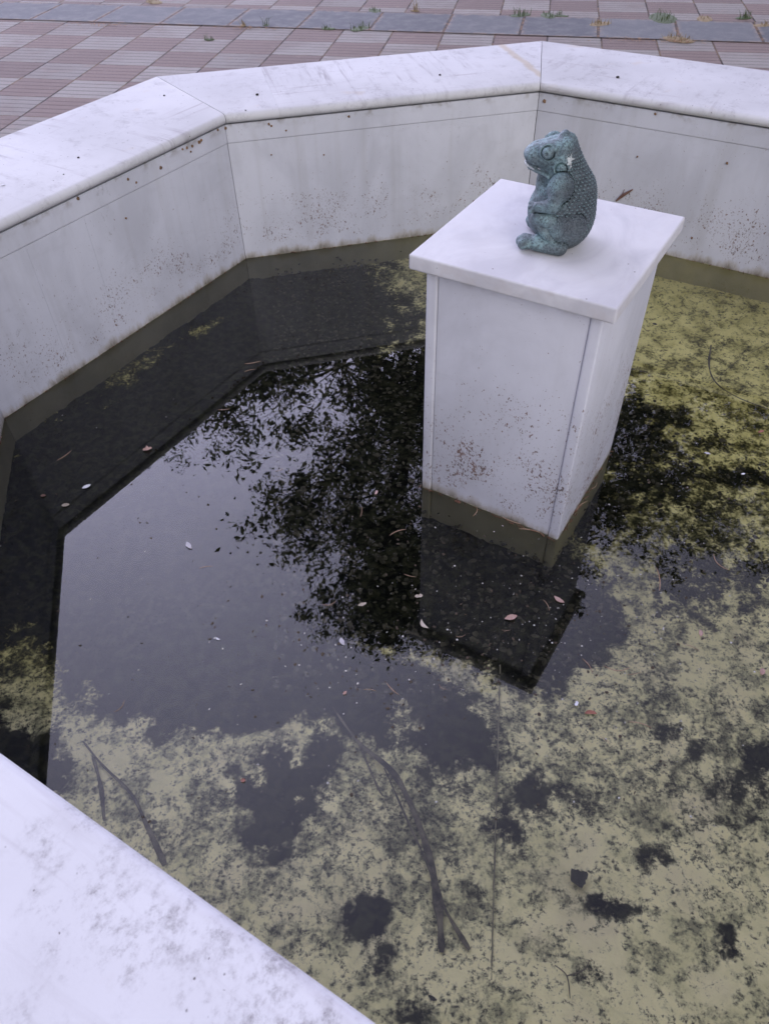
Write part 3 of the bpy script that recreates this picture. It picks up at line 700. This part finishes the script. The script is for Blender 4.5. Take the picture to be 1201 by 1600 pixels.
# floating specks
Vs, Fs = [], []
def speck(p, r, rnd):
    n = rnd.choice((5, 6, 7)); a0 = rnd.uniform(0, 6); sx = rnd.uniform(.4, 1.); o = len(Vs); th0 = rnd.uniform(0, 3.1)
    ring = []
    for i in range(n):
        q = a0+2*pi*i/n; rr = r*rnd.uniform(.6, 1.1); x, y = rr*cos(q), rr*sx*sin(q); ring.append((x*cos(th0)-y*sin(th0), x*sin(th0)+y*cos(th0)))
    for x, y in ring: Vs.append((p.x+x, p.y+y, p.z))
    Vs.append((p.x, p.y, p.z+r*.35))
    for i in range(n): Fs.append((o+i, o+(i+1) % n, o+n))
rs = random.Random(5)
def in_water(p, m=.01):
    for k in range(8):
        if (p.x-OX)*cos(mid(k))+(p.y-OY)*sin(mid(k)) > RW-m: return False
    dx, dy = p.x-PX, p.y-PY; u = dx*cos(PYAW)+dy*sin(PYAW); w = -dx*sin(PYAW)+dy*cos(PYAW)
    return not (abs(u) < PA-PSH+m and abs(w) < PA-PSH+m)
def scatter(n, fn, rmin, rmax, z=.0006):
    global Vs, Fs
    Vs, Fs = [], []
    c = 0
    while c < n:
        p = fn(); p.z = z
        if in_water(p): speck(p, rmin+(rmax-rmin)*rs.random()**2.5, rs); c += 1
    return mesh('specks', Vs, Fs)
def rnd_px():
    r = rs.random()
    if r < .35: return at(rs.uniform(0, 1201), rs.uniform(420, 1300))
    if r < .65: return at(rs.gauss(830, 130), rs.gauss(960, 90))
    if r < .82: return at(rs.gauss(1050, 90), rs.gauss(900, 130))
    return at(rs.gauss(560, 120), rs.gauss(1030, 60))
pale_m = simple('pale flotsam', (.42, .40, .36), (.66, .64, .62), 200, .7); dark_m = simple('dark flotsam', (.03, .022, .016), (.10, .07, .045), 200, .8)
o = link('debris', scatter(520, rnd_px, .0008, .0032), pale_m); tag(o, 'pale specks of litter floating on the water', 'floating litter', kind='stuff')
o = link('debris', scatter(800, rnd_px, .0010, .0050), dark_m); tag(o, 'dark specks of litter floating on the water', 'floating litter', kind='stuff')
# crumbs stranded along the water line of the walls and the pedestal
parts = []
for k in range(8):
    for i in range(46):
        t = rs.uniform(-1, 1)*RW*T8; a = mid(k)-pi/2; y = RW-.0015-abs(rs.gauss(0, .0035))
        c0 = Vector((t, y, rs.uniform(.0, .003))); dr = Vector((rs.gauss(0, 1), rs.gauss(0, .15), rs.choice((0, 0, .1, .8)))).normalized()*rs.uniform(.003, .011)
        V, F = tube([c0-dr*.5, c0+dr*.5], [rs.uniform(.0005, .0012)]*2, 4)
        R_ = Matrix.Rotation(a, 3, 'Z'); parts.append(([R_@v for v in V], F))
V, F = merge(parts)
crumb = simple('rusty plant crumbs', (.10, .05, .03), (.24, .12, .08), 200, .9)
o = link('debris', mesh('crumbs', V, F), crumb, loc=(OX, OY, 0)); tag(o, 'brown plant crumbs stranded along the basin waterline', 'plant litter', kind='stuff')
parts = []
for s in range(4):
    for i in range(34):
        t = rs.uniform(-1, 1)*(PA-PSH); c0 = Vector((t, -(PA-PSH)-.001-abs(rs.gauss(0, .003)), rs.uniform(0, .003))); dr = Vector((rs.gauss(0, 1), rs.gauss(0, .15), rs.choice((0, 0, 0, .5)))).normalized()*rs.uniform(.004, .016)
        V, F = tube([c0-dr*.5, c0+dr*.5], [rs.uniform(.0005, .0011)]*2, 4); R_ = Matrix.Rotation(PYAW+s*pi/2, 3, 'Z'); parts.append(([R_@v for v in V], F))
V, F = merge(parts)
o = link('debris', mesh('crumbs', V, F), crumb, loc=(PX, PY, 0)); tag(o, 'reddish plant crumbs stranded around the pedestal foot', 'plant litter', kind='stuff')
# litter heaped on the basin floor where the sludge is thick
flat_i = np.flatnonzero(keep & (dark > .55) & (QY < 1100) & (QX > 430) & (QX < 1300))
parts = []
pick = rng.choice(flat_i, 3600)
for q in pick:
    x, y = GX.flat[q]+rs.uniform(-.004, .004), GY.flat[q]+rs.uniform(-.004, .004); z = hz.flat[q]+rs.uniform(.002, .016)+rs.random()**3*.03; r = rs.uniform(.004, .011)
    n = 6; R_ = Matrix.Rotation(rs.uniform(0, 6), 3, 'Z')@Matrix.Rotation(rs.gauss(0, .5), 3, 'X'); c0 = Vector((x, y, z)); ring = []
    for i in range(n):
        rr = r*rs.uniform(.5, 1.1); ring.append(c0+R_@Vector((rr*cos(i*pi/3), .75*rr*sin(i*pi/3), rs.uniform(-.001, .001))))
    parts.append((ring+[c0+R_@Vector((0, 0, r*.25))], [(i, (i+1) % n, n) for i in range(n)]))
V, F = merge(parts)
o = link('leaf_litter', mesh('litter', V, F), simple('sunken leaf litter', (.012, .013, .009), (.085, .078, .050), 45, .95)); tag(o, 'black rotten leaf litter heaped on the basin floor', 'leaf litter', kind='stuff')

def branch(name, label, pts_px, rad, z0, mat='bark', extra=(), flat=.5, group=None):
    def run(pp, rr, n):
        P = [at(x, y, z0+dz) for x, y, dz in pp]; Q, R2 = [], []
        for i in range(len(P)-1):
            a, b, c, d = P[max(i-1, 0)], P[i], P[i+1], P[min(i+2, len(P)-1)]
            for q in range(6):
                t = q/6; Q.append(.5*((2*b)+(c-a)*t+(2*a-5*b+4*c-d)*t*t+(3*b-a-3*c+d)*t**3)); R2.append(.72*(rr[i]+(rr[i+1]-rr[i])*t)*(1+.6*mnoise.noise(Vector((pp[0][0]+i*2.1+t*2.1, 1, 0)))))
        Q.append(P[-1]); R2.append(rr[-1]*.5); return tube(Q, R2, n, flat)
    parts = [run(pts_px, rad, 8)]
    for pp, rr in extra: parts.append(run(pp, rr, 6))
    V, F = merge(parts); o = link(name, mesh(name, V, F), LM[mat], smooth=60); tag(o, label, 'branch', group); return o
zb = ZF+.014
branch('sunken_branch', 'long black frond with a split tip lying on the floor beside the joint', [(520, 1105, 0), (560, 1160, .004), (612, 1205, .006), (645, 1265, .006), (668, 1330, .004), (684, 1410, .002), (690, 1488, 0)], [.002, .005, .008, .007, .009, .010, .007], zb,
       extra=[([(600, 1200, .006), (640, 1290, .01), (665, 1345, .01), (695, 1420, .006), (733, 1484, 0)], [.002, .003, .003, .004, .006]), ([(560, 1160, .004), (590, 1230, .004), (600, 1245, .002)], [.003, .003, .001])], flat=.45)
branch('sunken_branch', 'dark forked frond lying on the floor under the near coping', [(130, 1158, 0), (160, 1195, .004), (205, 1240, .006), (230, 1290, .004), (258, 1352, 0)], [.002, .003, .004, .006, .008], zb, extra=[([(145, 1180, .003), (158, 1230, .004), (163, 1285, 0)], [.003, .006, .004])], flat=.45)
branch('sunken_branch', 'thin curved dark twig on the yellow floor right of the pedestal', [(1110, 540, .004), (1107, 572, .004), (1118, 598, .004), (1150, 620, .003), (1201, 640, 0), (1260, 662, 0)], [.004, .004, .0026, .002, .002, .0015], zb, extra=[([(1108, 600, .003), (1150, 565, .003), (1201, 535, 0)], [.001, .001, .001])], flat=.8)
branch('sunken_branch', 'small spidery twig lying on the pale floor near the bottom edge', [(866, 1508, .004), (885, 1525, .004), (890, 1560, 0)], [.001, .0016, .001], zb, extra=[([(885, 1525, .004), (912, 1515, .003), (920, 1500, 0)], [.0015, .0014, .0008])], flat=.9)

# crumbs lying on the coping and the slab
def dot(px, py, z, r, label, name='seed', cat='seed', mat='dark', group='dark seeds lying on the coping'):
    V, F = [], []
    bm = bmesh.new(); bmesh.ops.create_icosphere(bm, subdivisions=2, radius=r)
    for v in bm.verts: v.co *= 1+.25*mnoise.noise(v.co/r*1.3+Vector((px, py, 0))); v.co.z *= .6
    me = bpy.data.meshes.new('seed'); bm.to_mesh(me); bm.free()
    p = at(px, py, z); p.z += r*.5; o = link(name, me, LM[mat], loc=p, rz=px, smooth=180); tag(o, label, cat, group); return o
dot(402, 149, CZ, .0058, 'largest dark seed on the back coping, just right of the left corner joint')
dot(964, 122, CZ, .0062, 'dark seed on the right coping, behind the frog')
dot(687, 118, CZ, .0045, 'small dark seed midway along the back coping')
dot(257, 150, CZ, .0036, 'dark seed on the left coping, nearest its corner joint')
dot(123, 247, CZ, .0036, 'dark seed on the left coping, near its inner edge')
dot(100, 273, CZ, .0022, 'tiny dark crumb on the left coping')
dot(384, 173, CZ, .0028, 'tiny dark crumb beside the corner joint of the back coping')
leaf(5, 290, .014, .008, 30, 'white', 'scrap of white paper on the left coping at the picture edge', z=CZ+.0005, name='paper_scrap', cat='scrap', group='litter on the coping')
# dry twig caught on the right wall behind the frog
def on_wall(k, px, py, off=.003):
    d = _f + (px-600.5)/FPX*_r - (py-800)/FPX*_u; n = np.array([cos(mid(k)), sin(mid(k)), 0]); o_ = np.array([0, 0, HC])
    t = ((RW-off) - ((o_-np.array([OX, OY, 0]))@n))/(d@n); return Vector(o_+t*d)
w = [on_wall(1, *q) for q in ((962, 314), (970, 307), (978, 302), (988, 296))]
V, F = merge([tube(w, [.003, .006, .005, .002], 6), tube([w[1], on_wall(1, 975, 296)], [.002, .001], 5)])
o = link('twig', mesh('twig', V, F), LM['brown'], smooth=60); tag(o, 'dry brown twig stuck to the wall just behind the frog', 'twig')
q = [at(758, 459-6, PZ-.002)+Vector((0, 0, 0)), at(765, 463, PZ-.02)]
# mud nests of insects under the coping edge
gnm = simple('rusty dirt lumps', (.10, .06, .035), (.28, .16, .08), 90, .95)
nest = [(3, 311, 222, 5), (3, 300, 228, 4), (3, 292, 231, 4), (3, 285, 233, 3.4), (3, 340, 203, 3.6), (3, 251, 262, 4.6), (3, 314, 219, 4), (3, 298, 237, 3), (3, 122, 310, 5), (3, 200, 280, 3.6), (3, 197, 341, 3), (3, 213, 285, 3), (2, 352, 200, 5), (2, 420, 194, 4), (2, 424, 197, 3.4), (2, 447, 204, 3), (2, 545, 182, 4), (1, 850, 158, 5.5), (1, 1023, 178, 3.6), (2, 424, 242, 2.4), (2, 506, 242, 2.4), (1, 1135, 255, 3.4), (1, 1080, 372, 3.4), (1, 995, 245, 2.8)]
for i, (k, px, py, r) in enumerate(nest):
    p = on_wall(k, px, py, .002); bm = bmesh.new(); bmesh.ops.create_icosphere(bm, subdivisions=2, radius=r*.0011)
    for v in bm.verts: v.co *= 1+.45*mnoise.noise(v.co/(r*.0011)*1.2+Vector((px, py, 0)))
    me = bpy.data.meshes.new('lump'); bm.to_mesh(me); bm.free(); o = link('dirt_lump', me, gnm, loc=p)
    tag(o, 'small rusty lump of dirt stuck to the inner wall', 'dirt lump', 'dirt lumps on the inner walls')

# ------------------------------------------------------------------ weeds in the paving joints
wm1 = simple('weed green', (.055, .085, .03), (.10, .13, .05), 90, .7); wm2 = simple('weed straw', (.22, .16, .08), (.32, .25, .14), 90, .8)
def weed(px, py, hgt, n, spread, mat, label, seed):
    r = random.Random(seed); parts = []
    for i in range(n):
        a = r.uniform(0, 2*pi); b = Vector((max(-1.4, min(1.4, r.gauss(0, .8)))*spread, max(-.8, min(.8, r.gauss(0, .5)))*spread, 0)); hh = .72*hgt*r.uniform(.3, 1.1); lean = r.uniform(.1, .9)*hh
        pts = [b+Vector((cos(a)*lean*t*t, sin(a)*lean*t*t, hh*t*(1-.25*t*lean/hh))) for t in (0, .35, .7, 1)]
        parts.append(tube(pts, [.0018, .0022, .0016, .0005], 4, .5))
    bm = bmesh.new(); bmesh.ops.create_icosphere(bm, subdivisions=2, radius=1)
    mv = [Vector((q.co.x*spread*1.7, q.co.y*spread, max(q.co.z, -.2)*.006*(1+.5*mnoise.noise(q.co*2)))) for q in bm.verts]; mf = [tuple(q.index for q in f.verts) for f in bm.faces]; bm.free()
    parts.append((mv, mf)); V, F = merge(parts); o = link('weed', mesh('weed', V, F), mat, loc=at(px, py, ZG+.002), rz=seed); tag(o, label, 'weed', 'weeds in the paving joints'); return o
wl = [(327, 62, .045, 14, .02, wm1, 'small dark weed alone on the checker pavers at left'), (416, 40, .09, 10, .018, wm1, 'tall thin weed in the left part of the dark stone band'),
      (380, 40, .075, 10, .02, wm2, 'dry wispy weed with straw litter at the left end of the band'), (513, 45, .045, 14, .03, wm1, 'short weed at the band edge, left of the thicker tuft'),
      (563, 45, .06, 30, .045, wm1, 'thick green tuft at the near edge of the dark band, left of centre'), (585, 17, .04, 18, .04, wm1, 'low green tuft on the far edge of the band, left of centre'),
      (648, 17, .11, 12, .02, wm2, 'tall straw-coloured weed on the far edge near the centre'), (812, 24, .07, 30, .05, wm1, 'bushy green tuft on the far band edge behind the back coping corner'),
      (856, 25, .04, 22, .05, wm1, 'low creeping weed right of the bushy tuft'), (876, 25, .05, 12, .03, wm1, 'sparse weed between the creeping weed and the mossy joint'),
      (937, 38, .05, 34, .05, wm2, 'straw-coloured growth filling a joint of the band right of centre'), (1035, 29, .055, 44, .09, wm1, 'wide green tuft on the far band edge at right'),
      (1058, 62, .05, 40, .06, wm2, 'dry brown tuft in the band joint above the right coping'), (1161, 28, .08, 26, .035, wm1, 'green weed in the far joint near the right picture edge'),
      (1100, 30, .03, 16, .05, wm2, 'faint dry weed between two green tufts at right'), (241, 3, .04, 24, .05, wm2, 'mossy tuft at the top edge of the picture, left'), (1190, 40, .05, 18, .04, wm2, 'dry tuft at the far right of the band'), (700, 40, .02, 0, 0, None, None)]
for i, w_ in enumerate(wl):
    if w_[3]: weed(*w_, seed=i+3)
# dry litter along the near edge of the stone band at left
parts = []
for i in range(170):
    p = at(rs.uniform(345, 460) if rs.random() < .5 else rs.gauss(205, 60), 0, ZG)
    px = rs.choice((rs.gauss(390, 22), rs.gauss(160, 45), rs.gauss(1060, 16), rs.gauss(1000, 30))); py = {0: 0}.get(0) or (43+(px-380)*.022 + rs.gauss(0, 1.2) if px < 700 else 64+(px-1060)*.03+rs.gauss(0, 2))
    p = at(px, py, ZG+.008); dr = Vector((rs.gauss(0, 1), rs.gauss(0, 1), rs.gauss(0, .15))).normalized()*rs.uniform(.008, .03)
    parts.append(tube([p-dr*.5, p+dr*.5], [rs.uniform(.001, .004), rs.uniform(.001, .003)], 4, .4))
V, F = merge(parts); o = link('debris', mesh('dry', V, F), simple('dry leaf crumbs', (.26, .15, .09), (.42, .29, .20), 90, .9)); tag(o, 'dry reddish leaf crumbs gathered along the stone band', 'leaf litter', kind='stuff')

# ------------------------------------------------------------------ trees beyond the plaza (seen mirrored in the water)
leafm = simple('tree leaves', (.055, .07, .035), (.12, .14, .075), 1.2, .4)
barkm = simple('tree bark', (.06, .048, .038), (.12, .10, .08), 12, .9)
def tree(loc, h, blobs, n, lsz, label, seed, trunk_r=.2):
    r = random.Random(seed); g = np.random.default_rng(seed); root = empty('tree', loc); tag(root, label, 'tree', 'trees beyond the plaza')
    parts = []
    fork = h*.30
    tp = [Vector((.12*sin(i*.9+seed)*i/4, .1*cos(i*1.3)*i/4, fork*i/4)) for i in range(5)]
    parts.append(tube(tp, [trunk_r*(1.35 if i == 0 else 1-.1*i) for i in range(5)], 10))
    cents = []
    for (bx, by, bz, rx, ry, rz) in blobs:
        c = Vector((bx, by, bz)); a = tp[-1]; m = a*.5+c*.5+Vector((r.gauss(0, .25), r.gauss(0, .25), .25))
        parts.append(tube([a, a*.6+m*.4, m, m*.45+c*.55, c], [trunk_r*.40, trunk_r*.30, trunk_r*.19, trunk_r*.11, trunk_r*.05], 7))
        for _ in range(26):
            v = Vector((r.gauss(0, 1), r.gauss(0, 1), r.gauss(0, 1))).normalized()*(r.random()**.33)
            e = c+Vector((v.x*rx, v.y*ry, v.z*rz)); b = m*.25+c*.75; mm = b*.5+e*.5+Vector((0, 0, .12))
            parts.append(tube([b, mm, e], [trunk_r*.055, trunk_r*.03, .004], 4)); cents.append((e, .24+.30*r.random(), rx*ry*rz))
            for _ in range(2):
                e2 = e+Vector((r.gauss(0, .35), r.gauss(0, .35), r.gauss(0, .25))); parts.append(tube([mm, e2], [.007, .002], 3)); cents.append((e2, .16+.22*r.random(), 1))
    V, F = merge(parts); link('trunk', mesh('trunk', V, F), barkm, root, smooth=60)
    k = g.integers(0, len(cents), n); C = np.array([list(c[0]) for c in cents])[k]; Rr = np.array([c[1] for c in cents])[k]
    d = g.normal(size=(n, 3)); d[:, 2] *= .6; C = C+d*Rr[:, None]*.56
    ax = g.normal(size=(n, 3)); ax /= np.linalg.norm(ax, axis=1)[:, None]; nn = g.normal(size=(n, 3)); nn[:, 2] += .7; sd_ = np.cross(ax, nn); sd_ /= np.linalg.norm(sd_, axis=1)[:, None]
    L = lsz*(.38+g.random(n)**1.7)[:, None]; Wd = L*g.uniform(.34, .5, n)[:, None]
    up = np.cross(sd_, ax)*L*.08
    V = np.stack([C-ax*L*.5, C+sd_*Wd*.5+up, C+ax*L*.5, C-sd_*Wd*.5+up], 1).reshape(-1, 3); F = np.arange(4*n).reshape(-1, 4)
    link('crown', np_mesh('crown', V, F), leafm, root)
    return root
# main tree: crown seen mirrored left of and behind the pedestal
tree((0.9, 9.6, ZG), 12, [(-1.6, -.6, 5.0, 1.7, 1.4, .8), (-.3, -.6, 5.4, 1.3, 1.3, 1.0), (1.0, -.2, 5.6, 1.6, 1.4, 1.2), (-2.0, -.6, 7.4, 1.4, 1.2, 1.1), (-.5, -.5, 7.0, 1.5, 1.5, 1.2), (1.0, -.5, 7.6, 1.6, 1.5, 1.3), (-1.2, -.5, 8.9, 1.3, 1.2, .95), (.4, -.3, 9.3, 1.5, 1.4, 1.1), (-1.3, -.4, 10.6, .8, .9, .75), (1.6, -.1, 9.2, 1.2, 1.2, 1.2), (-2.9, .2, 4.9, 1.1, 1.0, .6), (-.2, -.4, 10.4, 1.0, .9, .9), (.6, -.3, 11.0, 1.2, 1.0, .9)],
     78000, .115, 'large leafy tree mirrored left of the pedestal', 11, .24)
tree((5.2, 9.8, ZG), 10, [(-1.3, -.6, 5.0, 1.5, 1.4, 1.0), (.3, -.5, 5.2, 1.6, 1.4, 1.2), (1.8, -.4, 5.4, 1.5, 1.4, 1.2), (-.9, -.5, 6.7, 1.4, 1.3, 1.0), (.7, -.5, 7.1, 1.5, 1.4, 1.1), (2.2, -.3, 7.3, 1.5, 1.4, 1.2), (-.4, -.4, 8.3, 1.1, 1.1, .8), (2.6, -.2, 9.1, 1.3, 1.2, 1.0), (3.4, 0, 6.0, 1.3, 1.3, 1.3)],
     56000, .12, 'broad leafy tree mirrored right of the pedestal', 23, .22)
tree((-4.6, 12.4, ZG), 9, [(-.4, 0, 6.2, 1.6, 1.5, 1.2), (1.2, 0, 6.7, 1.4, 1.3, 1.1), (.4, 0, 8.0, 1.2, 1.2, .7), (-1.6, 0, 5.6, 1.3, 1.3, 1.0)],
     22000, .095, 'small tree whose tip is mirrored by the left wall reflection', 31, .18)
